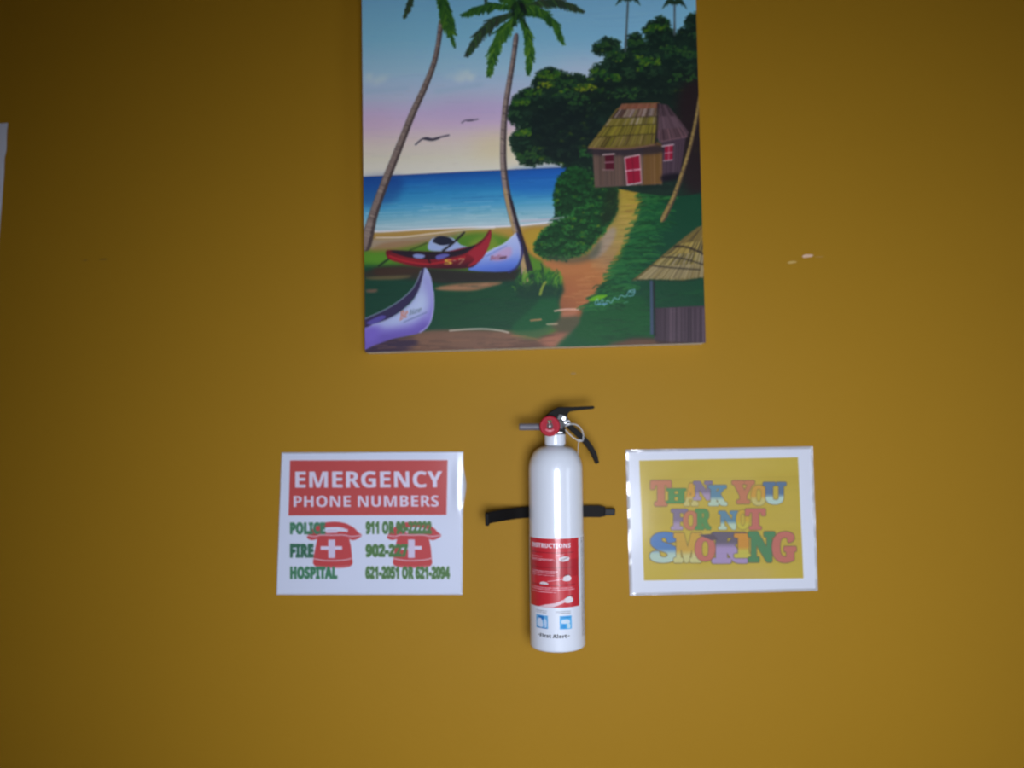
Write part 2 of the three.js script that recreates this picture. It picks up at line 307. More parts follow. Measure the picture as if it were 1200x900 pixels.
  // leafy edge right of the path
  for (let i = 0; i < 560; i++) { const t = r(), y = 215 + t * 150, edge = 754 - 10 * t - 62 * t * t, x = edge + R(-10, 2) + Math.pow(r(), 1.6) * 30; d.line([[x, y], [x + R(5, 14), y + R(-4, -0.5)], [x + R(14, 20), y + R(-2, 1)]], ['#12502a', '#0a381c', '#185c2c', '#286a30'][Math.floor(r() * 4)] + 'b0', R(0.9, 2.2)); }
  for (let i = 0; i < 260; i++) { const x = R(690, 824), y = R(340, 398); if (x > 765 && y > 355) continue; d.line([[x, y], [x + R(6, 24), y + R(-2, 1)]], `rgba(${r() < 0.5 ? '18,84,38' : '8,50,30'},${R(0.12, 0.4)})`, R(0.8, 2)); }
  d.blur(1); d.fill([[690, 351], [700, 346], [712, 346], [706, 350], [694, 353]], '#5a9a14'); d.blur(2); d.fill([[735, 398], [760, 396], [830, 400], [830, 410], [730, 410]], '#3a2a28'); d.fill([[715, 402], [745, 398], [770, 399], [765, 406], [720, 406]], '#5a4230');
  // foliage masses
  const foliage = (outline, base, n, leaf, light, sz) => {
    d.blur(0.9); d.fill(outline, base); outline.forEach((p, i) => { const q = outline[(i + 1) % outline.length], m = Math.ceil(Math.hypot(q[0] - p[0], q[1] - p[1]) / 1.6); for (let t = 0; t < m; t++) for (let z = 0; z < 3; z++) d.blob(p[0] + (q[0] - p[0]) * t / m + R(-2, 2), p[1] + (q[1] - p[1]) * t / m + R(-2.6, 2.6), R(0.8, 2.2), R(0.6, 1.5), R(-0.6, 0.6), leaf[Math.floor(r() * leaf.length)] + (z ? 'a0' : '')); }); c.save(); d.path(outline); c.clip();
    const xs = outline.map((p) => p[0]), ys = outline.map((p) => p[1]), bx = [Math.min(...xs), Math.max(...xs)], by = [Math.min(...ys), Math.max(...ys)];
    d.blur(0.7);
    for (let i = 0; i < n; i++) { const x = R(...bx), y = R(...by), h = (y - by[0]) / (by[1] - by[0]), s = sz * R(0.6, 1.3); const tone = leaf[1 + Math.floor(r() * (leaf.length - 1))]; d.blob(x + 1, y + s * 0.5, s * 1.2, s * 0.7, R(-0.5, 0.5), leaf[0] + 'b0'); for (let q = 0; q < 12; q++) { const a = R(0, 7), m = Math.sqrt(r()) * s; d.blob(x + Math.cos(a) * m, y + Math.sin(a) * m * 0.6, s * R(0.14, 0.34), s * R(0.1, 0.22), R(-0.6, 0.6), tone + 'c0'); } if (r() < light * (1 - h * 0.8)) for (let q = 0; q < 5; q++) d.blob(x + R(-s, s * 0.4), y - s * 0.3 + R(-s * 0.3, s * 0.3), s * 0.32, s * 0.2, R(-0.6, 0.3), ['#2c5a1c', '#3f6a1a', '#5d7a1c', '#1f5a24'][Math.floor(r() * 4)] + 'c0'); }
    c.restore();
  };
  const trees = [[597, 128], [603, 114], [614, 106], [624, 104], [627, 92], [634, 84], [644, 81], [656, 84], [668, 88], [681, 88], [690, 92], [694, 88], [693, 82], [700, 76], [708, 75], [711, 64], [703, 63], [696, 61], [696, 54], [704, 50], [709, 45], [716, 46], [725, 49], [726, 55], [720, 60], [730, 60], [735, 58], [737, 44], [744, 39], [751, 43], [757, 52], [760, 50], [758, 42], [754, 36], [760, 29], [768, 24], [774, 20], [783, 25], [786, 36], [793, 42], [797, 34], [806, 33], [803, 24], [809, 18], [818, 16], [835, 20], [835, 215], [690, 215], [668, 200], [658, 192], [640, 188], [626, 193], [610, 191], [605, 180], [600, 172], [598, 164], [604, 156], [610, 148], [598, 142]];
  d.blur(2); d.fill([[790, 130], [835, 120], [835, 215], [800, 215]], '#241a1c');
  foliage(trees, '#172c22', 760, ['#10231d', '#1f3d29', '#2a4e2d', '#1c3729', '#183024'], 0.34, 7);
  c.save(); d.path(trees); c.clip(); d.blur(5);
  d.fill([[625, 130], [690, 120], [700, 180], [640, 190], [628, 165]], 'rgba(12,24,28,0.55)'); d.fill([[690, 100], [835, 80], [835, 140], [790, 150], [700, 130]], 'rgba(14,26,24,0.5)'); d.fill([[795, 110], [835, 100], [835, 215], [800, 215]], 'rgba(34,22,26,0.9)');
  d.blur(0.8);
  const lit = (x, y, w, n, cols) => { for (let i = 0; i < n; i++) d.blob(x + R(-w, w), y + R(-w * 0.35, w * 0.35), R(1, 3), R(0.7, 1.6), R(-0.6, 0.4), cols[Math.floor(r() * cols.length)]); };
  const G1 = ['#3c641c', '#51731e', '#2b5520', '#1f4a20'], G2 = ['#254a24', '#1d4224', '#2f5226'];
  lit(643, 88, 14, 46, G1); lit(640, 100, 10, 26, ['#6a7f1e', '#7f8a22', '#456a1c']); lit(686, 103, 12, 40, ['#5a6f1c', '#6a7a1e', '#3c5e1e']); lit(700, 84, 9, 26, G1); lit(716, 91, 12, 26, G1); lit(678, 118, 14, 36, G2); lit(770, 32, 10, 40, G1); lit(745, 50, 9, 30, G2); lit(762, 72, 12, 40, G1); lit(790, 60, 16, 34, G2); lit(806, 64, 12, 24, G2); lit(707, 52, 9, 24, G2); lit(720, 66, 14, 26, G2); lit(610, 120, 10, 40, G1); lit(612, 155, 9, 40, G1); lit(616, 182, 12, 40, G2); lit(625, 108, 9, 26, G1); lit(660, 98, 16, 36, G2); lit(730, 110, 18, 34, G2); lit(690, 180, 12, 30, ['#1d4a26', '#2a5a2a']); lit(800, 90, 16, 26, G2);
  c.restore();
  foliage([[650, 232], [655, 208], [672, 196], [695, 205], [718, 214], [722, 224], [722, 244], [712, 262], [700, 258], [670, 252], [652, 250]], '#123a1e', 130, ['#0d2c18', '#195022', '#1f5f26', '#164422'], 0.4, 5);
  foliage([[627, 288], [634, 274], [650, 262], [664, 256], [676, 246], [694, 240], [712, 240], [722, 246], [716, 258], [706, 272], [694, 286], [684, 296], [662, 304], [640, 302], [630, 297]], '#113f1e', 190, ['#0d2f18', '#1a5a24', '#226a28', '#164a22', '#2d7030'], 0.4, 4.5);
  d.blur(2.5); d.fill([[712, 222], [724, 222], [723, 250], [714, 262], [704, 262]], 'rgba(26,40,24,0.7)'); d.fill([[640, 300], [670, 302], [690, 296], [704, 280], [700, 300], [676, 308], [650, 306]], 'rgba(70,76,60,0.75)');
  // small far palms
  const farPalm = (x, y, h, lean) => { d.blur(0.4); d.limb([[x, y, 1.8], [x - lean * 0.5, y + h * 0.5, 2], [x - lean, y + h, 2.4]], '#4d5b5e'); for (let i = 0; i < 8; i++) { const a = -Math.PI + (i / 7) * Math.PI, L = 14; d.limb([[x, y, 2.4], [x + Math.cos(a) * L * 0.6, y + Math.sin(a) * 5 - 1, 3.4], [x + Math.cos(a) * L, y + 6 + Math.sin(a) * 4, 0.6]], i % 2 ? '#1c3324' : '#26402a'); } };
  farPalm(736, 0, 58, 3); farPalm(790.5, 4, 36, 0);
  // hut
  d.blur(0.5);
  d.fill([[694, 172], [775, 168], [776, 216], [735, 218], [697, 220]], '#5c4a42', false); d.fill([[775, 164], [804, 158], [797, 206], [776, 213]], '#453540', false); d.fill([[754, 174], [770, 166], [776, 170], [776, 215], [754, 217]], '#6b4d26', false);
  for (let i = 0; i < 60; i++) { const x = R(697, 775); d.line([[x, 178], [x + 0.8, 217]], `rgba(${r() < 0.5 ? '150,116,90' : '38,28,28'},${R(0.1, 0.35)})`, R(0.6, 1.4)); }
  for (let i = 0; i < 20; i++) { const x = R(778, 800); d.line([[x, 168], [x - 2, 207]], `rgba(${r() < 0.5 ? '120,100,104' : '30,22,30'},${R(0.15, 0.35)})`, R(0.6, 1.2)); }
  d.blur(1.5); d.fill([[696, 172], [770, 170], [772, 180], [697, 182]], 'rgba(40,34,42,0.8)'); d.fill([[776, 206], [795, 203], [794, 210], [777, 213]], '#15101a');
  d.blur(0.4);
  d.fill([[709, 181], [719, 180.5], [719.5, 199], [709.5, 199.5]], '#4c0f20', false); d.line([[706.5, 181.5], [720, 180.5]], '#cfbcb8', 1.3); d.line([[709, 190.5], [719, 190]], '#b09094', 1); d.line([[706, 199], [719, 199]], '#96787c', 0.9);
  d.fill([[732, 185], [749, 181.5], [751, 213.5], [734.5, 216]], '#8e1430', false); d.line([[732, 185.2], [749.5, 181.5]], '#d8c6c4', 1.2); d.line([[732, 185], [735, 216]], '#d0b0b4', 1); d.line([[749.5, 181.5], [751.5, 214]], '#c8a0a8', 0.9); d.line([[733, 200.5], [750.5, 198.5]], '#e0c8cc', 1.1); d.line([[735, 217], [751, 214]], '#d8d0d4', 1.1); d.line([[741, 184], [743, 215]], '#641022', 0.8);
  d.fill([[779, 171], [788.5, 169.5], [788, 187], [779, 188]], '#8a1832', false); d.line([[776, 171.5], [789.5, 169.5]], '#d4c4c8', 1.2); d.line([[777.5, 188.6], [788, 187.4]], '#c8b4b8', 1); d.line([[779, 179.6], [788, 178.6]], '#c09aa4', 0.9); d.line([[784, 170.5], [783.5, 187.5]], '#d0a0a8', 0.6);
  d.fill([[770, 121], [782, 123], [796, 140], [808, 156], [803, 161], [774, 167], [768, 160]], '#4d3a41', false);
  d.fill([[688, 173], [700, 158], [712, 142], [722, 128], [732, 121.5], [773, 120], [772, 145], [768, 169], [735, 174], [700, 174.5]], '#6a5a2a', false);
  const thatch = (A, B, C, D, rows, n, cols) => { for (let j = 0; j < rows.length - 1; j++) for (let i = 0; i < n; i++) { const u = r(), L = (a, b, t) => [a[0] + (b[0] - a[0]) * t, a[1] + (b[1] - a[1]) * t], top = L(A, B, u), bot = L(D, C, u), p = L(top, bot, rows[j]), q = L(top, bot, rows[j + 1] + R(-0.03, 0.03)); d.line([p, q], cols[j % cols.length][Math.floor(r() * cols[j % cols.length].length)], R(0.3, 0.75)); } };
  thatch([729, 122], [773, 121], [768, 168], [690, 173], [0, 0.13, 0.33, 0.52, 0.76, 1], 190, [['#7c4a38', '#8a5a46'], ['#9a8d86', '#6a4c40', '#b8aca6', '#3a2a24'], ['#736a24', '#857a2c', '#a59a90', '#39331a'], ['#7f7722', '#948a30', '#4c451a'], ['#7f7a22', '#8c7a4c', '#3f3418']]);
  thatch([771, 121], [782, 124], [806, 160], [772, 166], [0, 0.35, 0.7, 1], 90, [['#57434a', '#6c565e', '#35272e'], ['#6a545c', '#4a373e'], ['#76585c', '#3f2d33']]);
  d.blur(0.8); for (const t of [0.33, 0.52, 0.76]) d.line([[729 - 39 * t, 122 + 51 * t], [771 - 3 * t, 121 + 47 * t]], 'rgba(34,26,16,0.55)', 1.2); d.line([[690, 173.8], [735, 174.5], [768, 169.5]], 'rgba(120,88,72,0.9)', 1.8); d.line([[771, 122], [770, 145], [768, 168]], 'rgba(36,28,30,0.8)', 2.4); d.line([[775, 166], [805, 160]], 'rgba(120,90,96,0.7)', 1.6);
  // palms
  const trunk = (pts, dark, mid, lite) => { d.blur(0.4); d.limb(pts, dark); d.limb(pts.map(([x, y, w]) => [x - w * 0.16, y, w * 0.6]), mid); for (let i = 0; i < pts.length - 1; i++) for (let q = 0; q < 12; q++) { const t = r(), x = pts[i][0] + (pts[i + 1][0] - pts[i][0]) * t, y = pts[i][1] + (pts[i + 1][1] - pts[i][1]) * t, w = pts[i][2]; d.line([[x - w * 0.42, y], [x + w * R(-0.1, 0.3), y + w * 0.14]], q % 3 ? lite + '90' : dark + 'c0', R(0.5, 1.1)); } };
  trunk([[517, 25, 5], [513.5, 52, 5.6], [508, 76, 6.2], [497, 104, 7], [484, 132, 7.6], [472, 162, 8.2], [460, 192, 9], [448, 222, 9.6], [437, 254, 10.6], [428, 290, 12]], '#463b3a', '#7d6e66', '#a69686');
  trunk([[605, 42, 5], [602, 66, 5.6], [597, 96, 6.2], [592, 128, 6.6], [590, 160, 7], [590, 192, 7.4], [593, 220, 8], [599, 248, 8.6], [606, 272, 9.4], [613, 298, 10.6], [620, 334, 13]], '#3f3638', '#8a7a74', '#b4a48c');
  d.blur(0.8); d.limb([[598, 232, 3], [606, 262, 4], [615, 292, 5], [625, 334, 8]], 'rgba(36,28,38,0.85)'); d.limb([[592, 225, 3], [600, 262, 3], [609, 290, 4], [617, 328, 5]], 'rgba(176,146,86,0.7)');
  trunk([[822, 104, 4], [816, 140, 4.4], [809, 172, 4.6], [800, 202, 5], [790, 230, 5.6], [777, 257, 6]], '#4a3b2e', '#8a7440', '#b39a58');
  const frond = (pts, cols, w0) => { const w = w0 * 1.25; const dense = []; for (let i = 0; i < pts.length - 1; i++) for (let q = 0; q < 20; q++) { const t = q / 20; dense.push([pts[i][0] + (pts[i + 1][0] - pts[i][0]) * t, pts[i][1] + (pts[i + 1][1] - pts[i][1]) * t]); } dense.push(pts[pts.length - 1]); d.limb(dense.map((p, i) => [p[0], p[1] + w * 0.15, w * 0.62 * Math.sin(Math.PI * (0.12 + 0.8 * i / dense.length))]), cols[0]); dense.forEach((p, i) => { if (i < 2) return; const q = dense[Math.max(0, i - 2)], ax = p[0] - q[0], ay = p[1] - q[1], l = Math.hypot(ax, ay) || 1, L = w * (0.55 + 0.5 * r()) * Math.sin(Math.PI * (0.15 + 0.78 * i / dense.length)); for (const s of [-1, 1]) { const ux = ax / l * 0.7 - ay / l * s * 0.5, uy = ay / l * 0.7 + ax / l * s * 0.5 + 0.45, m = Math.hypot(ux, uy); d.line([[p[0], p[1]], [p[0] + ux / m * L, p[1] + uy / m * L]], cols[Math.floor(r() * cols.length)], R(0.8, 1.7)); } }); };
  const F1 = ['#1c4222', '#326024', '#477622', '#245222'], F2 = ['#22342c', '#2d482c', '#3c5e32', '#363a2e'], F3 = ['#386a24', '#588428', '#2a5822', '#1c4622'];
  frond([[508, -25], [516, -6], [522, 12], [527, 30], [530, 38]], F3, 15); frond([[514, -20], [520, 0], [523, 18], [526, 34]], F1, 14); frond([[522, 24], [529, 42], [533, 55]], F1, 4); frond([[500, -30], [484, -8], [474, 20]], F2, 8); frond([[570, -40], [571, -18], [569, 5]], F2, 6); frond([[495, -40], [470, -50], [440, -30]], F1, 12); frond([[520, -30], [550, -50], [580, -40]], F1, 12);
  frond([[610, 2], [630, -22], [660, -34]], F1, 13); frond([[604, 2], [585, -24], [560, -36]], F1, 13); frond([[608, 0], [610, -30], [616, -60]], F1, 12);
  frond([[612, 8], [630, 2], [650, 0], [668, 5], [683, 13]], F2, 10); frond([[604, 8], [580, 5], [560, 9], [542, 17]], F1, 10); frond([[602, 14], [580, 22], [562, 38], [547, 64]], F2, 13); frond([[613, 13], [635, 14], [650, 26], [660, 50]], F1, 11); frond([[606, 18], [590, 32], [580, 54], [573, 87]], F3, 15); frond([[609, 16], [618, 36], [621, 60], [619, 86]], F3, 12); frond([[604, 16], [596, 30], [586, 46]], F3, 12); frond([[608, 10], [600, 0], [585, -6]], F1, 9); frond([[612, 8], [625, 8], [640, 14]], F3, 8); frond([[610, 5], [622, -6], [636, -10]], F1, 9);
  d.blur(1.2); d.blob(608, 12, 9, 11, 0, '#10181a'); d.blur(0.4); for (let i = 0; i < 26; i++) d.line([[608 + R(-6, 6), 10 + R(-8, 8)], [608 + R(-12, 12), 20 + R(-6, 14)]], ['#1a3a1e', '#2c551f', '#12261c'][i % 3], R(1, 2));
  // grass tufts at the palm's foot
  for (let i = 0; i < 120; i++) { const x = R(603, 658), y = R(328, 346), L = R(8, 26) * (1 - Math.abs(x - 632) / 60); d.line([[x, y], [x + R(-3, 3), y - L * 0.6], [x + R(-6, 6), y - L]], ['#1f5a24', '#3f7a22', '#123a20', '#5a8a2a', '#173f28'][Math.floor(r() * 5)] + 'd0', R(0.7, 1.9)); }
  d.blur(2); d.fill([[606, 336], [630, 332], [660, 338], [650, 348], [610, 348]], 'rgba(16,52,38,0.85)'); d.blur(0.5); d.line([[633, 345], [636, 336], [639, 331]], '#7a8a34', 3);
  // canoes
  d.blur(0.5);
  d.fill([[503, 293], [505, 281], [516, 277.5], [530, 279], [540, 287], [548, 290], [530, 294]], '#8fa3ca'); d.fill([[507, 283], [512, 277.5], [520, 276.8], [528, 279.5], [531, 284], [522, 287.5], [512, 287]], '#1b1e30'); d.line([[508, 285], [516, 288], [526, 287.5], [534, 284]], '#a8b8d4', 1.2);
  d.fill([[549, 316], [560, 308], [567, 298], [576, 293], [590, 286], [600, 277], [605, 273], [607.5, 279], [610, 290], [609.5, 302], [605, 312], [597, 317.5], [575, 318.5]], d.grad(585, 280, 590, 320, [[0, '#a9b7dc'], [0.45, '#8fa0d4'], [0.75, '#5b78c8'], [1, '#3a55ac']]));
  d.line([[606, 274], [611, 288], [611.5, 300], [606, 313], [596, 319]], '#2a2c66', 2.2); d.line([[568, 297.5], [578, 292], [592, 285], [604, 274]], '#c4cfe8', 0.9); d.line([[569, 301], [580, 295], [594, 288]], '#4a5aa0', 0.6);
  d.blur(1.5); d.fill([[575, 303], [582, 296], [597, 289], [600, 296], [595, 303], [582, 306]], 'rgba(198,140,170,0.55)'); d.blur(0.35);
  d.text('Belize', 574, 594, 299.5, 305, 'italic bold SZ serif', '#8a4a50', { yb1: 303.5 }); d.line([[586, 302.5], [593, 301.5]], '#3a2a3a', 1.4);
  d.blur(0.5);
  d.line([[480, 293.5], [490, 289.5], [500, 284.8]], '#2e4416', 1.6); d.line([[444, 311.5], [449, 308], [456, 303]], '#14261a', 2.2);
  d.fill([[452, 295], [458, 293], [480, 294], [520, 294.8], [540, 291], [556, 287], [566, 280], [571, 273], [574.5, 269], [576, 276], [573, 288], [568, 299], [560, 308], [550, 314], [520, 315], [490, 313], [468, 308], [455, 303]], d.grad(510, 290, 512, 315, [[0, '#5d1420'], [0.4, '#861822'], [0.75, '#6a1220'], [1, '#3c0e1c']]));
  d.fill([[549, 296], [562, 287], [571, 277], [575, 270], [574, 284], [567, 299], [558, 309], [548, 312], [556, 304]], '#94202e');
  d.fill([[460, 293.5], [500, 295], [530, 294.5], [545, 291], [557, 287.5], [550, 294], [540, 299], [520, 303], [500, 304], [480, 302], [466, 298]], '#211422'); d.fill([[484, 299], [490, 297.5], [498, 299.5], [494, 303], [486, 302]], '#7a88b8'); d.fill([[511, 300], [520, 297.5], [527, 299], [518, 303.5], [512, 304]], '#5a5aa0');
  d.line([[456, 300], [475, 306], [500, 309.5], [520, 307], [545, 301]], '#b0242c', 1.5); d.line([[519, 294], [532, 284], [544, 272.5]], '#1d1a1e', 2.4); d.line([[500, 300], [504, 308]], '#2a0a14', 2.2); d.line([[472, 296], [530, 296], [556, 288]], '#16101c', 1.4);
  d.blur(0.3); d.text('S', 520.5, 530, 304, 309.8, 'bold SZ sans-serif', '#c0a83a'); d.line([[531, 305.5], [534, 305.2]], '#8a7a5a', 1.2); d.text('7', 537, 545, 303, 310, 'italic bold SZ serif', '#b0986a');
  // nearest canoe
  d.blur(0.7);
  const hull = [[494, 318], [497, 314], [501, 316], [505, 325], [507.5, 338], [508.5, 354], [507, 370], [502, 382], [494, 389], [480, 393], [460, 397], [440, 404], [424, 409], [424, 384], [440, 379], [458, 372], [472, 363], [482, 354], [489, 343], [492, 331]];
  d.fill(hull, '#9aa6cc'); c.save(); d.path(hull); c.clip(); d.blur(4);
  d.fill([[424, 386], [455, 384], [480, 380], [500, 366], [506, 340], [515, 340], [512, 400], [424, 415]], '#7c74bc'); d.fill([[424, 393], [460, 388], [484, 384], [500, 376], [500, 395], [424, 412]], '#5e4fa0'); d.fill([[424, 385], [445, 383], [440, 400], [424, 402]], '#6a5ab0'); d.fill([[497, 320], [504, 326], [507, 345], [500, 360], [498, 340]], '#8a8ac4'); d.fill([[480, 358], [492, 346], [497, 340], [499, 360], [480, 368], [456, 378]], '#a7b6d4');
  c.restore(); d.blur(0.7); d.line([[508, 342], [508, 362], [503, 380], [492, 389.5]], 'rgba(178,178,216,0.7)', 1.4);
  d.fill([[426, 374], [450, 364], [468, 353], [480, 342], [488, 331], [493, 318], [497, 314], [495, 325], [490, 341], [481, 354], [470, 364], [456, 373], [438, 380], [426, 384]], '#2c2548'); d.line([[428, 373.5], [450, 363.5], [468, 352.5], [482, 340], [489, 329], [493.5, 317]], '#8b98ac', 1); d.fill([[430, 378], [446, 370], [452, 372], [438, 380]], '#4d4590'); d.line([[436, 381], [458, 373.5], [474, 363.5], [484, 353.5], [491, 341], [495, 327]], '#8f98bc', 1.2);
  d.blur(0.3); d.text('Be', 468, 478, 366, 376, 'italic bold SZ serif', '#b8674a', { yb1: 371 }); d.text('lize', 479, 494, 363.5, 369.5, 'italic bold SZ serif', '#5a6a78', { yb1: 365 }); d.line([[473, 377.5], [486, 372], [500, 366]], '#55608a', 0.9);
  // lower hut
  d.blur(0.5);
  d.fill([[768, 361], [830, 358], [830, 402], [767, 399]], '#3d313a', false); for (let i = 0; i < 70; i++) { const x = R(768, 828); d.line([[x, 361], [x + R(-0.6, 0.6), 401]], `rgba(${r() < 0.5 ? '124,104,112' : '22,16,22'},${R(0.12, 0.4)})`, R(0.5, 1.2)); }
  d.fill([[761.5, 328], [765, 328], [766, 392], [762, 392]], '#37475a', false); d.fill([[765, 330], [767.5, 330], [768.5, 394], [766, 394]], '#16221e', false);
  d.fill([[741, 329], [762, 311], [790, 289], [812, 270], [826, 262], [830, 324], [800, 328.5], [762, 327]], '#6d5f34', false);
  thatch([818, 268], [832, 262], [832, 325], [745, 328], [0, 0.3, 0.52, 0.74, 1], 170, [['#8a7436', '#6f602e', '#3a3220'], ['#93803a', '#a08c48', '#2c2820'], ['#9a8a40', '#6a5e30', '#a49a80', '#2e2a20'], ['#8c805a', '#a0926a', '#5c5236']]);
  d.blur(0.7); d.line([[790, 289], [806, 290], [830, 300]], 'rgba(30,24,22,0.7)', 2.6); d.line([[776, 301], [800, 303], [830, 312]], 'rgba(34,28,24,0.6)', 2.2); d.line([[762, 311], [790, 314], [820, 316]], 'rgba(30,26,22,0.6)', 2); d.line([[745, 328], [770, 328.5], [800, 329.5], [830, 325]], 'rgba(20,40,24,0.7)', 1.6); d.line([[741, 329], [764, 310], [790, 288], [818, 266]], '#4b4a2a', 1.1);
  // signature
  d.blur(0.3); d.line([[697, 356], [700, 350], [702, 357], [706, 351], [708, 358], [712, 352], [716, 355], [720, 349], [724, 351], [728, 346], [733, 348], [737, 342], [741, 343], [744, 341], [742, 346], [736, 347]], 'rgba(134,184,204,0.85)', 0.9); d.line([[698, 357], [712, 356]], 'rgba(93,147,188,0.8)', 1.4); d.line([[737, 341], [744, 339.5]], '#8ab8c8', 0.9); d.line([[731, 355], [736, 353.6]], '#4f8a6a', 0.9);
  // brush grain over everything
  d.blur(0.2); for (let i = 0; i < 1500; i++) { const x = R(424, 826), y = R(-80, 410); d.line([[x, y], [x + R(3, 12), y + R(-1, 1)]], `rgba(${r() < 0.5 ? '255,255,255' : '0,0,0'},${R(0.01, 0.035)})`, R(0.4, 1)); }
  return d.texture([PG * 1.06, PG, PG], 0.5);
}
{
  const C = [[-0.2185, 2.2187], [0.29, 2.2245], [0.29, 1.5645], [-0.2181, 1.5587]];
  const o = [(C[2][0] + C[3][0]) / 2, (C[2][1] + C[3][1]) / 2];
  const p = thing('canvas_painting', 'unframed canvas painting of palm trees, canoes and thatched huts beside a blue sea', 'painting', [o[0], o[1], 0]);
  const K = C.map(([x, y]) => [x - o[0], y - o[1]]);
  const weave = noiseTexture(256, 21, [[128, 1], [64, 0.6]]); weave.repeat.set(3, 4);
  put('canvas_front', sheet(K, () => 0.03, 0.0012, 8, 8), phys({ map: paintPicture(), roughness: 0.5, specularIntensity: 0.5, bumpMap: weave, bumpScale: 0.00015 }), p);
  // stretched sides: bare canvas folded round a wooden frame, four sides and the bars behind
  const side = std({ color: lin(0.8, 0.76, 0.7), roughness: 0.85, bumpMap: weave, bumpScale: 0.0003 });
  const bar = (a, b, w) => { const dx = b[0] - a[0], dy = b[1] - a[1], l = Math.hypot(dx, dy), g = new RoundedBoxGeometry(l, w, 0.0275, 2, 0.0015); g.translate(l / 2, w / 2, 0.015); g.rotateZ(Math.atan2(dy, dx)); g.translate(a[0], a[1], 0); return g; };
  put('stretcher_bar', bar(K[3], K[2], 0.035), side, p); put('stretcher_bar', bar(K[1], K[0], 0.035), side, p);
  put('stretcher_bar', bar(K[2], K[1], 0.035), side, p); put('stretcher_bar', bar(K[0], K[3], 0.035), side, p);
}

// ------------------------------------------------------------------ the two laminated notices
function phoneNotice() {
  const W = 1024, H = 780, T = tracer([[331, 531], [542, 530], [541, 696], [325, 696]], W, H), d = pen(W, H, T, 4.8), { c } = d;
  c.fillStyle = '#eef0f6'; c.fillRect(0, 0, W, H);
  d.blur(0.35);
  d.fill([[340.3, 539.3], [524.6, 539], [523.2, 602.6], [338.6, 603.2]], '#d4524c', false);
  d.text('EMERGENCY', 346.5, 518.5, 552, 570.6, 'bold SZ sans-serif', '#f2e6ee', { yb1: 570.3, bold: 1 });
  d.text('PHONE NUMBERS', 344.6, 514.4, 580.2, 593.2, 'bold SZ sans-serif', '#f2e2ea', { yb1: 592.8 });
  const phone = (dx) => {
    const q = (a) => a.map(([x, y]) => [x + dx, y]), red = '#d84c4a', pale = '#f2ccd0';
    d.fill(q([[374.5, 624], [381, 622], [402, 622], [407, 624], [411, 638], [412.5, 652], [412.5, 661], [403, 664.5], [378, 664.5], [368, 661], [368, 652], [370.5, 638]]), red);
    d.fill(q([[360.2, 628], [364, 622], [372, 615], [382, 611.4], [394, 610.6], [405, 612.4], [414, 617], [420, 623], [424, 626.5], [420, 630], [414, 632.2], [409, 630.4], [406.5, 626], [407, 621], [402, 617.6], [392, 616.8], [381, 617.6], [377, 621], [376, 627], [372, 630.6], [366, 632], [361.5, 630.5]]), red);
    d.line(q([[361, 626.6], [370, 627.8], [376, 626], [390, 626.3], [402, 626], [412, 627.8], [423, 626.6]]), pale, 1.1);
    d.fill(q([[383, 619.5], [395, 619], [396, 623.5], [382, 624]]), '#ead8e2', false); d.line(q([[398, 619], [407, 619.5], [407, 622]]), '#eccfd6', 1);
    d.fill(q([[376, 639.2], [401, 639.2], [401, 643.4], [376, 643.4]]), '#f0e8f2', false); d.fill(q([[385, 631.5], [392.8, 631.5], [392.8, 653], [385, 653]]), '#e8d8e6', false);
    d.line(q([[368.6, 654], [380, 656], [392, 656.2], [404, 655.4], [412.4, 653.6]]), '#f4c2c2', 1.2); d.line(q([[371, 662.8], [390, 663.6], [409, 662.6]]), '#e89a9a', 0.8);
  };
  phone(0); phone(93.2);
  d.blur(0.3);
  const green = '#4f8a62', olive = '#5c8648', f = 'bold SZ sans-serif', o = { bold: 11 };
  d.text('POLICE', 341, 381, 611.8, 624.3, f, green, o); d.text('FIRE', 341, 367.4, 637.2, 651.6, f, '#3f7656', o); d.text('HOSPITAL', 341, 395, 663.8, 677, f, '#4c8c60', o);
  d.text('911 OR 90-22222', 429, 505.5, 610.6, 624, f, olive, o); d.text('902-227', 429, 477.5, 637.4, 651, f, olive, o); d.text('621-2051 OR 621-2094', 428.5, 527, 663.6, 677, f, olive, o);
  return d.texture([0.79, 0.82, 0.96], 0.3);
}
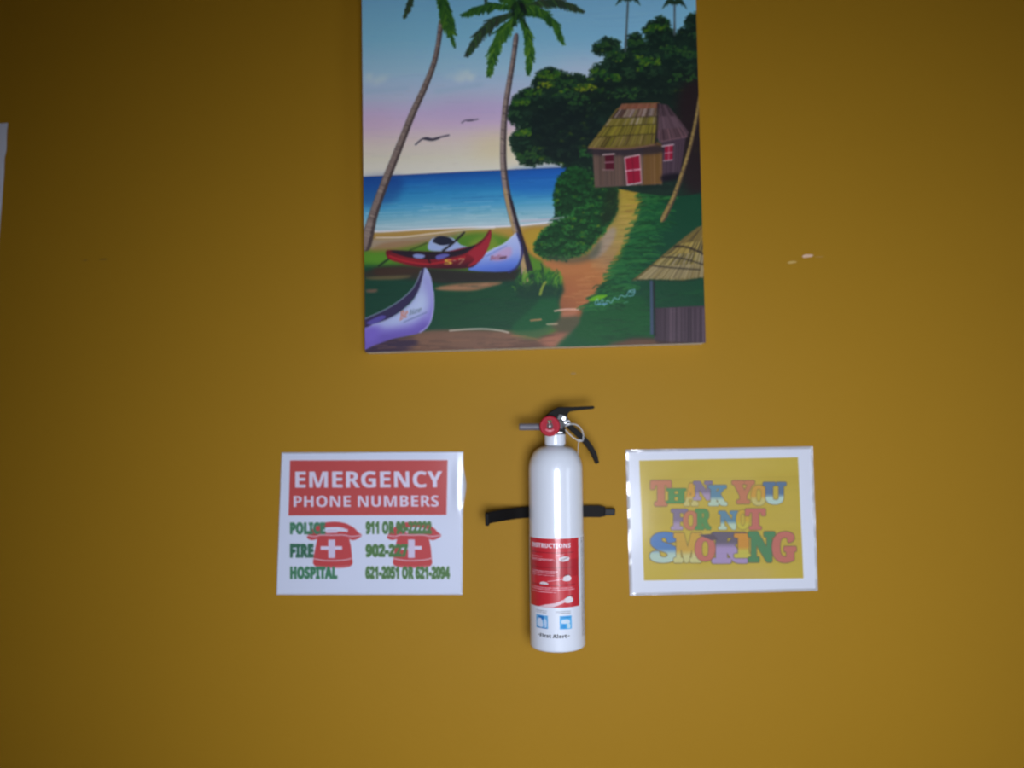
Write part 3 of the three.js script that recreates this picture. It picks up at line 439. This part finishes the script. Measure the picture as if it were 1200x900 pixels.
function thanksNotice() {
  const W = 1024, H = 790, T = tracer([[733, 527], [952, 523], [958, 692], [738, 698]], W, H), d = pen(W, H, T, 4.65), { c } = d, r = rng(31), R = (a, b) => a + (b - a) * r();
  c.fillStyle = '#eef0f7'; c.fillRect(0, 0, W, H);
  d.blur(0.3);
  d.fill([[746.7, 537.3], [936.8, 533.4], [943.4, 679.6], [752.4, 682.2]], '#d2b648', false);
  c.save(); d.path([[746.7, 537.3], [936.8, 533.4], [943.4, 679.6], [752.4, 682.2]], true, false); c.clip();
  d.blur(6); for (let i = 0; i < 30; i++) d.blob(R(748, 942), R(535, 682), R(8, 30), R(3, 12), R(-0.3, 0.3), `rgba(${r() < 0.5 ? '214,184,84' : '190,160,40'},${R(0.15, 0.4)})`);
  d.blob(850, 676, 60, 6, 0, 'rgba(206,176,110,0.7)');
  c.restore();
  const L = (s, zx0, zx1, zy0, zy1, col, o = {}) => { const X = (z) => 720 + z / 4.5, Y = (z) => 510 + z / 4.5; d.blur(0.25); const sl = -0.018 * (X(zx1) - X(zx0)); d.text(s, X(zx0), X(zx1), Y(zy0), Y(zy1), 'bold SZ serif', col, { bold: 9, halo: o.dark ?? 'rgba(96,84,70,0.7)', haloW: 13, yb1: Y(zy1) + sl * 0.2, ...o }); };
  const red = '#d08560', pink = '#d07a68', green = '#659a58', blue = ['#6e94a4', '#c6d8b8'], blue2 = ['#6088ba', '#c0d6c0'], orange = ['#dca648', '#d8c878'], purple = ['#907f92', '#b8a0b4'], purple2 = ['#746a74', '#b59cc0'], cream = ['#d8aa48', '#d8d08a'];
  L('T', 186, 290, 238, 364, red); L('H', 272, 370, 278, 352, green); L('A', 366, 438, 252, 364, orange); L('N', 418, 512, 240, 334, purple); L('K', 500, 592, 262, 364, blue);
  L('Y', 628, 738, 238, 352, red); L('O', 728, 804, 262, 362, orange); L('U', 794, 908, 246, 354, ['#68809a', '#c4dcca']);
  L('F', 298, 378, 392, 494, purple); L('O', 362, 438, 402, 494, red); L('R', 428, 505, 392, 494, green);
  L('N', 554, 652, 402, 494, blue); L('O', 648, 714, 396, 492, ['#d8b040', '#d4c04a']); L('T', 698, 798, 390, 494, pink);
  L('S', 186, 322, 520, 668, blue2); L('M', 312, 452, 524, 670, cream, { mid: 0.6 }); L('K', 522, 698, 522, 674, purple2, { mid: 0.3 }); L('O', 428, 528, 542, 662, pink); L('I', 642, 726, 526, 646, ['#dd9a40', '#d2c452']); L('N', 716, 848, 518, 668, '#5c9060'); L('G', 844, 962, 518, 668, pink);
  d.blur(0.3); d.fill([[818, 627], [836, 626], [842, 633], [834, 634]], '#6a5c62', false);
  // uneven ink rows of the printer
  for (let y = 560; y < 664; y += 2.6) d.line([[758, y + 0.5], [938, y - 3]], `rgba(90,70,50,${R(0.04, 0.14)})`, 0.6);
  return d.texture([0.84, 0.85, 0.9], 0.25);
}
const paperMat = (map) => phys({ map, roughness: 0.55, specularIntensity: 0.5, clearcoat: 0.35, clearcoatRoughness: 0.12 });
const filmMat = phys({ color: lin(0.86, 0.86, 0.9), roughness: 0.12, transmission: 0.55, thickness: 0, ior: 1.5, clearcoat: 1, clearcoatRoughness: 0.06 });
function filmRim(c, out, inn, wave) {                         // sealed clear edge of the pouch: a wavy ring round the paper
  const ctr = [0, 1].map((k) => c.reduce((s, p) => s + p[k], 0) / 4), n = 48, pos = [], idx = [];
  let s = 0;
  for (let e = 0; e < 4; e++) for (let i = 0; i < n; i++) {
    const t = i / n, a = c[e], b = c[(e + 1) % 4], x = a[0] + (b[0] - a[0]) * t, y = a[1] + (b[1] - a[1]) * t;
    const hx = Math.abs(c[1][0] - c[0][0]) / 2, hy = Math.abs(c[0][1] - c[3][1]) / 2;
    const P = (off, z) => [ctr[0] + (x - ctr[0]) * (1 + off / hx), ctr[1] + (y - ctr[1]) * (1 + off / hy), z];
    const w = wave(e, t), zo = 0.0012 + w[0], off = out + (w[1] ?? 0);
    pos.push(...P(-inn, 0.0024), ...P(off, zo), ...P(off, zo - 0.0004), ...P(-inn, 0.0008));
    s++;
  }
  for (let i = 0; i < s; i++) for (let k = 0; k < 4; k++) { const a = i * 4 + k, b = i * 4 + (k + 1) % 4, e = ((i + 1) % s) * 4 + k, f = ((i + 1) % s) * 4 + (k + 1) % 4; idx.push(a, b, e, b, f, e); }
  const g = new THREE.BufferGeometry(); g.setAttribute('position', new THREE.Float32BufferAttribute(pos, 3)); g.setIndex(idx);
  const q = g.toNonIndexed(); q.computeVertexNormals(); return q;
}
{
  const C = [[-0.3506, 1.4101], [-0.077, 1.4067], [-0.0814, 1.1938], [-0.3592, 1.1986]], o = [-0.217, 1.1962];
  const K = C.map(([x, y]) => [x - o[0], y - o[1]]);
  const p = thing('emergency_notice', 'laminated white notice with red EMERGENCY PHONE NUMBERS header and two red telephones', 'notice', [...o, 0]);
  const bump = (v) => Math.exp(-(((v - 0.75) / 0.1) ** 2));
  put('paper', sheet(K, (u, v) => [u > 0.96 ? 0.0035 * bump(v) * (u - 0.96) / 0.04 : 0, 0.0022 + 0.0006 * Math.sin(u * 5 + 1) * Math.sin(v * 4) + (u > 0.94 ? 0.0016 * bump(v) * Math.sin(Math.PI * (u - 0.94) / 0.06) ** 2 : 0)], 0.0004, 160, 60), phys({ map: phoneNotice(), roughness: 0.55, specularIntensity: 0.5, clearcoat: 1, clearcoatRoughness: 0.1 }), p);
  const K2 = K.map((a) => [...a]);
  put('laminate_edge', filmRim(K2, 0.0012, 0.0012, (e, t) => [e === 1 ? 0.0035 * bump(1 - t) : 0.0003 * Math.sin(t * 21 + e), e === 1 ? 0.005 * bump(1 - t) : 0]), filmMat, p);
}
{
  const C = [[0.1707, 1.4062], [0.4546, 1.4065], [0.4548, 1.1897], [0.1718, 1.1869]], o = [0.3132, 1.1883];
  const K = C.map(([x, y]) => [x - o[0], y - o[1]]), cx = 0, cy = 0.109;
  const inner = K.map(([x, y]) => [cx + (x - cx) * 0.977, cy + (y - cy) * 0.968]);
  const p = thing('no_smoking_notice', 'laminated yellow notice thanking visitors for not smoking in multicoloured letters, white border', 'notice', [...o, 0]);
  put('paper', sheet(inner, (u, v) => 0.0022 + 0.0005 * Math.sin(u * 7) * Math.sin(v * 5), 0.0004), paperMat(thanksNotice()), p);
  put('laminate_edge', filmRim(K, 0, 0.004, (e, t) => [0.0007 + 0.0009 * Math.sin(t * (e % 2 ? 17 : 26) + e * 2) * Math.sin(t * 9 + e)]), filmMat, p);
}

// ------------------------------------------------------------------ fire extinguisher and its strap
const blackPlastic = phys({ color: lin(0.007, 0.0062, 0.0065), roughness: 0.6, specularIntensity: 0.25 });
{
  const br = thing('extinguisher_bracket', 'black plastic wall bracket with open strap arms behind the white fire extinguisher', 'bracket', [0.0592, 1.29, 0]);
  put('back_plate', new RoundedBoxGeometry(0.03, 0.22, 0.006, 3, 0.002).translate(0, 0.0, 0.0032), blackPlastic, br);
  const arm = (pts, h) => {                                     // ribbon of height h(t) along [x, z, dy]
    const curve = new THREE.CatmullRomCurve3(pts.map(([x, z, y]) => new THREE.Vector3(x, y, z))), n = 40, pos = [], idx = [], th = 0.003;
    for (let i = 0; i <= n; i++) {
      const t = i / n, q = curve.getPoint(t), g = curve.getTangent(t), nx = -g.z, nz = g.x, l = Math.hypot(nx, nz) || 1, hh = h(t) / 2;
      for (const [a, b] of [[1, 1], [1, -1], [-1, -1], [-1, 1]]) pos.push(q.x + nx / l * th / 2 * a, q.y + hh * b, q.z + nz / l * th / 2 * a);
    }
    for (let i = 0; i < n; i++) for (let k = 0; k < 4; k++) { const a = i * 4 + k, b = i * 4 + (k + 1) % 4; idx.push(a, a + 4, b, b, a + 4, b + 4); }
    idx.push(0, 1, 2, 0, 2, 3, n * 4, n * 4 + 2, n * 4 + 1, n * 4, n * 4 + 3, n * 4 + 2);
    const g = new THREE.BufferGeometry(); g.setAttribute('position', new THREE.Float32BufferAttribute(pos, 3)); g.setIndex(idx);
    const q = g.toNonIndexed(); q.computeVertexNormals(); return q;
  };
  put('strap_arm', arm([[-0.005, 0.0095, 0.026], [-0.03, 0.010, 0.026], [-0.055, 0.018, 0.0252], [-0.08, 0.034, 0.0238], [-0.1, 0.049, 0.022]], (t) => 0.0165), blackPlastic, br);
  put('strap_hook', new RoundedBoxGeometry(0.0065, 0.0185, 0.009, 3, 0.002).translate(-0.0985, 0.0208, 0.0505), blackPlastic, br);
  put('strap_arm', arm([[0.005, 0.0095, 0.0255], [0.03, 0.010, 0.0255], [0.05, 0.012, 0.0255], [0.077, 0.015, 0.0252]], (t) => 0.0175 - (t > 0.9 ? (t - 0.9) * 0.04 : 0)), blackPlastic, br);
  put('strap_buckle', new RoundedBoxGeometry(0.016, 0.0105, 0.006, 3, 0.0018).translate(0.0835, 0.0245, 0.0155), phys({ color: lin(0.016, 0.015, 0.017), roughness: 0.5, specularIntensity: 0.35 }), br);
}
function labelTexture() {                                     // wraps -85..100 degrees round the bottle, 0.0 to 0.162 m up
  const W = 1024, H = 1320, A0 = -85, A1 = 100, d = pen(W, H, (x, y) => [(Math.asin(Math.max(-1, Math.min(1, (x - 653.5) / 32.2))) * 180 / Math.PI - 3 - A0) / (A1 - A0) * W, (y - 629) / 131 * H], 8), { c } = d, r = rng(12), R = (a, b) => a + (b - a) * r();
  c.fillStyle = '#f0f2f6'; c.fillRect(0, 0, W, H);
  d.blur(0.2);
  const X = (a) => (a - A0) / (A1 - A0) * W, Y = (y) => (y - 629) / 131 * H;
  c.fillStyle = '#d42c36'; c.fillRect(X(-75), Y(631), X(49) - X(-75), Y(710.5) - Y(631));
  c.fillStyle = '#bf2430'; c.fillRect(X(-75), Y(655), X(49) - X(-75), Y(675) - Y(655));
  d.line([[624, 647.3], [673, 647.3]], '#7c1220', 0.8); d.line([[624, 664.6], [673, 664.6]], '#7c1220', 0.7); d.line([[624, 684.6], [674, 684.6]], '#7c1220', 0.9);
  d.text('INSTRUCTIONS', 625, 669.5, 636.6, 641.6, 'bold SZ sans-serif', '#f6dfe2', { bold: 4 });
  const words = (x0, x1, y, a) => { for (let x = x0; x < x1; x += R(1, 2.4)) d.line([[x, y], [x + R(0.5, 1.6), y]], `rgba(246,190,194,${a})`, 1.1); };
  words(625, 636, 652, 0.7); words(625, 650, 655, 0.9); words(625, 652, 656.4, 0.8); words(625, 654, 669, 0.85); words(625, 652, 671, 0.8); words(625, 650, 673.6, 0.7); words(625, 672, 688, 0.8); words(625, 672, 690, 0.8); words(625, 653, 693, 0.8);
  d.blur(0.3);
  d.fill([[657, 653], [662, 651.5], [668, 653], [667, 656.5], [661, 657.5], [657, 656]], '#e8dada'); d.line([[654, 650.5], [662, 649.5]], '#e8a8ac', 1.1); d.line([[658, 656], [666, 653]], '#5a2a30', 0.7);
  d.fill([[662, 675], [667, 673.5], [670, 677], [668, 680], [662, 680], [660, 678]], '#eee4e2'); d.line([[661, 677.5], [652, 679], [643, 680.5]], '#e89aa0', 1.2); d.fill([[634, 684], [636, 681.5], [641, 681.5], [643.5, 684]], '#eed8d8'); d.line([[662, 673.5], [668, 673]], '#3a1a20', 0.9);
  d.fill([[663, 700], [668, 698], [671.5, 701], [671, 704.5], [665, 705.5], [661, 703]], '#f0e8e4'); d.line([[664, 698.5], [671, 697]], '#3a1a20', 0.9);
  d.fill([[662, 701], [664, 704], [649, 710], [632, 710.5], [640, 707.5], [652, 705]], '#f4cdd0', false);
  d.blur(0.2);
  // small print at the right
  for (let y = 632; y < 746; y += 1.9) { c.fillStyle = `rgba(60,56,70,${R(0.6, 0.95)})`; for (let a = 58; a < 97;) { const w = R(2, 6); c.fillRect(X(a), Y(y), X(a + w) - X(a), Y(y + 0.8) - Y(y)); a += w + R(0.6, 2); } }
  // classes below
  for (const [x0, x1] of [[629, 641], [652, 669]]) for (const y of [715, 717]) for (let x = x0; x < x1; x += R(1, 2)) d.line([[x, y], [x + R(0.4, 1.1), y]], `rgba(50,48,60,${R(0.4, 0.8)})`, 0.9);
  d.fill([[629.3, 720], [642.8, 720], [642.8, 735.4], [629.3, 735.4]], '#6fb6e4', false); d.fill([[656, 720], [669.8, 720], [669.8, 735.4], [656, 735.4]], '#58b8ea', false);
  d.blur(0.5); d.fill([[632, 721], [638, 721], [638, 725], [632, 725]], '#1c78c0', false); d.fill([[631, 725], [635, 724], [637, 733], [631, 733]], '#d8e4f4'); d.fill([[638, 724], [641, 726], [641, 733], [639, 733]], '#c6dcf2'); d.line([[630.5, 734.4], [641, 735]], '#1c6ab0', 1);
  d.line([[658, 722], [668, 722]], '#1a88c8', 1.6); d.fill([[659, 725], [666, 724.5], [668, 728], [664, 729], [658, 728]], '#dcecf4'); d.fill([[659, 730], [662, 730], [663, 734], [658, 734]], '#1a9ada'); d.fill([[665, 729], [668, 730], [668, 734], [665, 734]], '#cfe8ec');
  d.blur(0.15); d.text('First Alert', 633.5, 664, 741, 745.3, 'bold SZ sans-serif', '#26262e', { bold: 4 }); d.line([[631.5, 743], [633, 743]], '#777', 1); d.line([[665, 743.5], [667, 743]], '#777', 1);
  return d.texture([0.86, 0.89, 0.97]);
}
{
  const e = thing('fire_extinguisher', 'white fire extinguisher with black levers, red gauge and red instruction label', 'fire extinguisher', [0.0592, 1.1287, 0.0535]);
  e.rotation.z = THREE.MathUtils.degToRad(-0.4);
  const Rb = 0.0392, V = (a) => a.map((p) => new THREE.Vector2(...p));
  const white = phys({ color: lin(0.74, 0.78, 0.88), roughness: 0.32, clearcoat: 0.7, clearcoatRoughness: 0.06 });
  const prof = [[0.0005, 0.004], [0.03, 0.0035], [0.034, 0.0008], [0.0365, 0], [Rb - 0.0008, 0.0012], [Rb, 0.004], [Rb, 0.12], [Rb, 0.2515]];
  for (let i = 1; i <= 16; i++) { const a = i / 16 * Math.PI / 2; prof.push([0.0165 + (Rb - 0.0165) * Math.cos(a), 0.2515 + 0.0345 * Math.sin(a)]); }
  prof.push([0.0158, 0.2872], [0.0005, 0.2872]);
  put('cylinder', new THREE.LatheGeometry(V(prof), 96), white, e);
  put('neck', new THREE.LatheGeometry(V([[0.0005, 0.285], [0.0138, 0.285], [0.0138, 0.2885], [0.0152, 0.29], [0.0152, 0.3045], [0.0142, 0.3062], [0.0005, 0.3062]]), 64), white, e);
  // label: a thin sleeve, lathe angle 0 faces +z, growing towards +x
  const sleeve = new THREE.CylinderGeometry(Rb + 0.0003, Rb + 0.0003, 0.1572, 96, 1, true, THREE.MathUtils.degToRad(-85), THREE.MathUtils.degToRad(185)).translate(0, 0.0818, 0);
  put('label', sleeve, phys({ map: labelTexture(), roughness: 0.45, clearcoat: 0.45, clearcoatRoughness: 0.1, side: THREE.DoubleSide }), e);
  // valve head
  const grey = std({ color: lin(0.12, 0.115, 0.13), roughness: 0.45, metalness: 0.2 });
  const steel = std({ color: lin(0.42, 0.42, 0.44), roughness: 0.3, metalness: 1 });
  const valve = mergeGeometries([new RoundedBoxGeometry(0.026, 0.022, 0.022, 3, 0.004).translate(0.001, 0.316, 0), new THREE.CylinderGeometry(0.0155, 0.0155, 0.008, 40).translate(0, 0.3075, 0).toNonIndexed()].map((g) => (g.index ? g.toNonIndexed() : g)));
  put('valve', valve, std({ color: lin(0.02, 0.019, 0.022), roughness: 0.5 }), e);
  put('nozzle', new THREE.LatheGeometry(V([[0.0022, 0], [0.0046, 0], [0.005, 0.0012], [0.0049, 0.03], [0.0056, 0.034], [0.0056, 0.043], [0.0005, 0.043]]), 32).rotateZ(-Math.PI / 2).translate(-0.052, 0.3148, 0.002), std({ color: lin(0.16, 0.15, 0.18), roughness: 0.5 }), e);
  const gauge = new THREE.Group(); gauge.name = 'gauge'; gauge.position.set(-0.0083, 0.3157, 0.011); e.add(gauge);
  const redM = phys({ color: lin(0.42, 0.014, 0.032), roughness: 0.5, specularIntensity: 0.4 });
  put('dial_housing', new THREE.LatheGeometry(V([[0.0005, 0], [0.0135, 0], [0.0148, 0.0015], [0.0148, 0.008], [0.0138, 0.0098], [0.0115, 0.0102], [0.011, 0.0092], [0.0005, 0.0092]]), 56).rotateX(Math.PI / 2), redM, gauge);
  {
    const cv = document.createElement('canvas'); cv.width = cv.height = 256; const c = cv.getContext('2d');
    c.fillStyle = '#a81f32'; c.fillRect(0, 0, 256, 256);
    c.lineWidth = 30; c.strokeStyle = '#d0707c'; c.beginPath(); c.arc(128, 128, 84, 0.7, 2.5); c.stroke();
    c.strokeStyle = '#3a6a48'; c.beginPath(); c.arc(128, 128, 84, -2.0, -1.2); c.stroke();
    c.fillStyle = '#66484c'; c.beginPath(); c.arc(128, 122, 56, 0, 7); c.fill();
    c.strokeStyle = '#ddd'; c.lineWidth = 7; c.beginPath(); c.moveTo(128, 126); c.lineTo(112, 46); c.stroke();
    c.fillStyle = '#e8c0c8'; c.font = 'bold 26px sans-serif'; c.textAlign = 'center'; c.fillText('PSI', 128, 214);
    const t = new THREE.CanvasTexture(cv); t.colorSpace = THREE.SRGBColorSpace;
    put('dial_face', new THREE.CylinderGeometry(0.011, 0.011, 0.0008, 48).rotateY(Math.PI / 2).rotateX(Math.PI / 2).translate(0, 0, 0.0096), phys({ map: t, roughness: 0.6, specularIntensity: 0.35 }), gauge);
    put('dial_hub', new THREE.SphereGeometry(0.0022, 20, 12).scale(1, 1, 0.5).translate(0, 0, 0.0102), steel, gauge);
  }
  const slab = (pts, depth, bevel) => { const s = new THREE.Shape(); s.moveTo(...pts[0]); s.splineThru ? null : null; pts.slice(1).forEach((p) => s.lineTo(...p)); s.closePath(); return new THREE.ExtrudeGeometry(s, { depth: depth - 2 * bevel, bevelEnabled: true, bevelSize: bevel, bevelThickness: bevel, bevelSegments: 3 }).translate(0, 0, -depth / 2 + bevel); };
  put('carry_lever', slab([[-0.0145, 0.3293], [-0.006, 0.3358], [0.0045, 0.342], [0.007, 0.3424], [0.03, 0.3425], [0.0545, 0.3434], [0.0566, 0.3423], [0.0566, 0.3412], [0.0545, 0.3404], [0.035, 0.3388], [0.021, 0.3368], [0.0175, 0.333], [0.0165, 0.3265], [0.0055, 0.325], [-0.0016, 0.3305]], 0.018, 0.0007), blackPlastic, e);
  const centre = [[0.0095, 0.3228], [0.0162, 0.3215], [0.023, 0.3137], [0.0325, 0.3047], [0.0434, 0.2936], [0.0542, 0.2783], [0.0605, 0.2615]];
  {
    const cu = new THREE.CatmullRomCurve3(centre.map(([x, y]) => new THREE.Vector3(x, y, 0))), A = [], B = [];
    for (let i = 0; i <= 24; i++) { const t = i / 24, p = cu.getPoint(t), g = cu.getTangent(t), w = 0.0028 + 0.0008 * Math.sin(Math.PI * t) - (t > 0.95 ? 0.0008 : 0); A.push([p.x - g.y * w, p.y + g.x * w]); B.unshift([p.x + g.y * w, p.y - g.x * w]); }
    put('squeeze_handle', slab([...A, ...B], 0.016, 0.0006), blackPlastic, e);
  }
  put('hinge_pin', new THREE.CylinderGeometry(0.0024, 0.0024, 0.0225, 24).rotateX(Math.PI / 2).translate(0.0125, 0.3262, 0), steel, e);
  put('bracket_cheek', slab([[0.004, 0.313], [0.016, 0.3165], [0.0195, 0.3215], [0.0165, 0.3295], [0.006, 0.3325], [0.001, 0.322]], 0.021, 0.001), std({ color: lin(0.03, 0.03, 0.032), roughness: 0.4, metalness: 0.6 }), e);
  const tube = (pts, r, z) => new THREE.TubeGeometry(new THREE.CatmullRomCurve3(pts.map((p) => new THREE.Vector3(p[0], p[1], p[2] ?? z))), 48, r, 10);
  put('safety_pin', mergeGeometries([new THREE.CylinderGeometry(0.0012, 0.0012, 0.03, 12).rotateX(Math.PI / 2).translate(0.0142, 0.3203, 0.002), tube([[0.0105, 0.3202], [0.014, 0.3222], [0.019, 0.3228], [0.0215, 0.3205], [0.019, 0.3185], [0.013, 0.3198]], 0.0008, 0.0155)]), steel, e);
  put('collar_clip', new RoundedBoxGeometry(0.008, 0.0025, 0.004, 2, 0.001).translate(0.0065, 0.3062, 0.0165), steel, e);
  const clear = phys({ color: lin(0.82, 0.82, 0.84), roughness: 0.35, transmission: 0.6, thickness: 0, ior: 1.45 });
  put('seal_tie', mergeGeometries([tube([[0.0144, 0.315], [0.02, 0.3175], [0.0268, 0.3181], [0.0337, 0.315], [0.0385, 0.3085], [0.0402, 0.300], [0.0385, 0.2935], [0.0334, 0.2945], [0.0266, 0.298], [0.0198, 0.3042], [0.0144, 0.3104]], 0.001, 0.0115), tube([[0.0334, 0.2945], [0.0328, 0.285], [0.0322, 0.2746]], 0.0006, 0.0115), new THREE.SphereGeometry(0.0026, 16, 12).scale(1.5, 0.8, 0.7).translate(0.0345, 0.2945, 0.0115)]), clear, e);
}

// ------------------------------------------------------------------ white sheet at the far left
{
  const C = [[-0.985, 1.926], [-0.7702, 1.9246], [-0.789, 1.62], [-1.003, 1.63]], o = [-0.896, 1.625];
  const K = C.map(([x, y]) => [x - o[0], y - o[1]]);
  const p = thing('paper_notice', 'plain white paper sheet on the yellow wall at the far left edge', 'paper', [...o, 0]);
  const curl = (u, v) => [(v < 0.86 && u > 0.9 ? -0.0028 * Math.min(1, (0.86 - v) / 0.03) * (u - 0.9) / 0.1 : 0) + (v > 0.97 && u > 0.95 ? 0.001 : 0), 0.002 + 0.006 * Math.max(0, u - 0.8) * Math.max(0, v - 0.75) / 0.05];
  put('sheet', sheet(K, curl, 0.0006, 50, 60), std({ color: lin(0.72, 0.75, 0.88), roughness: 0.7 }), p);
}

scene.updateMatrixWorld(true);
renderer.render(scene, camera);
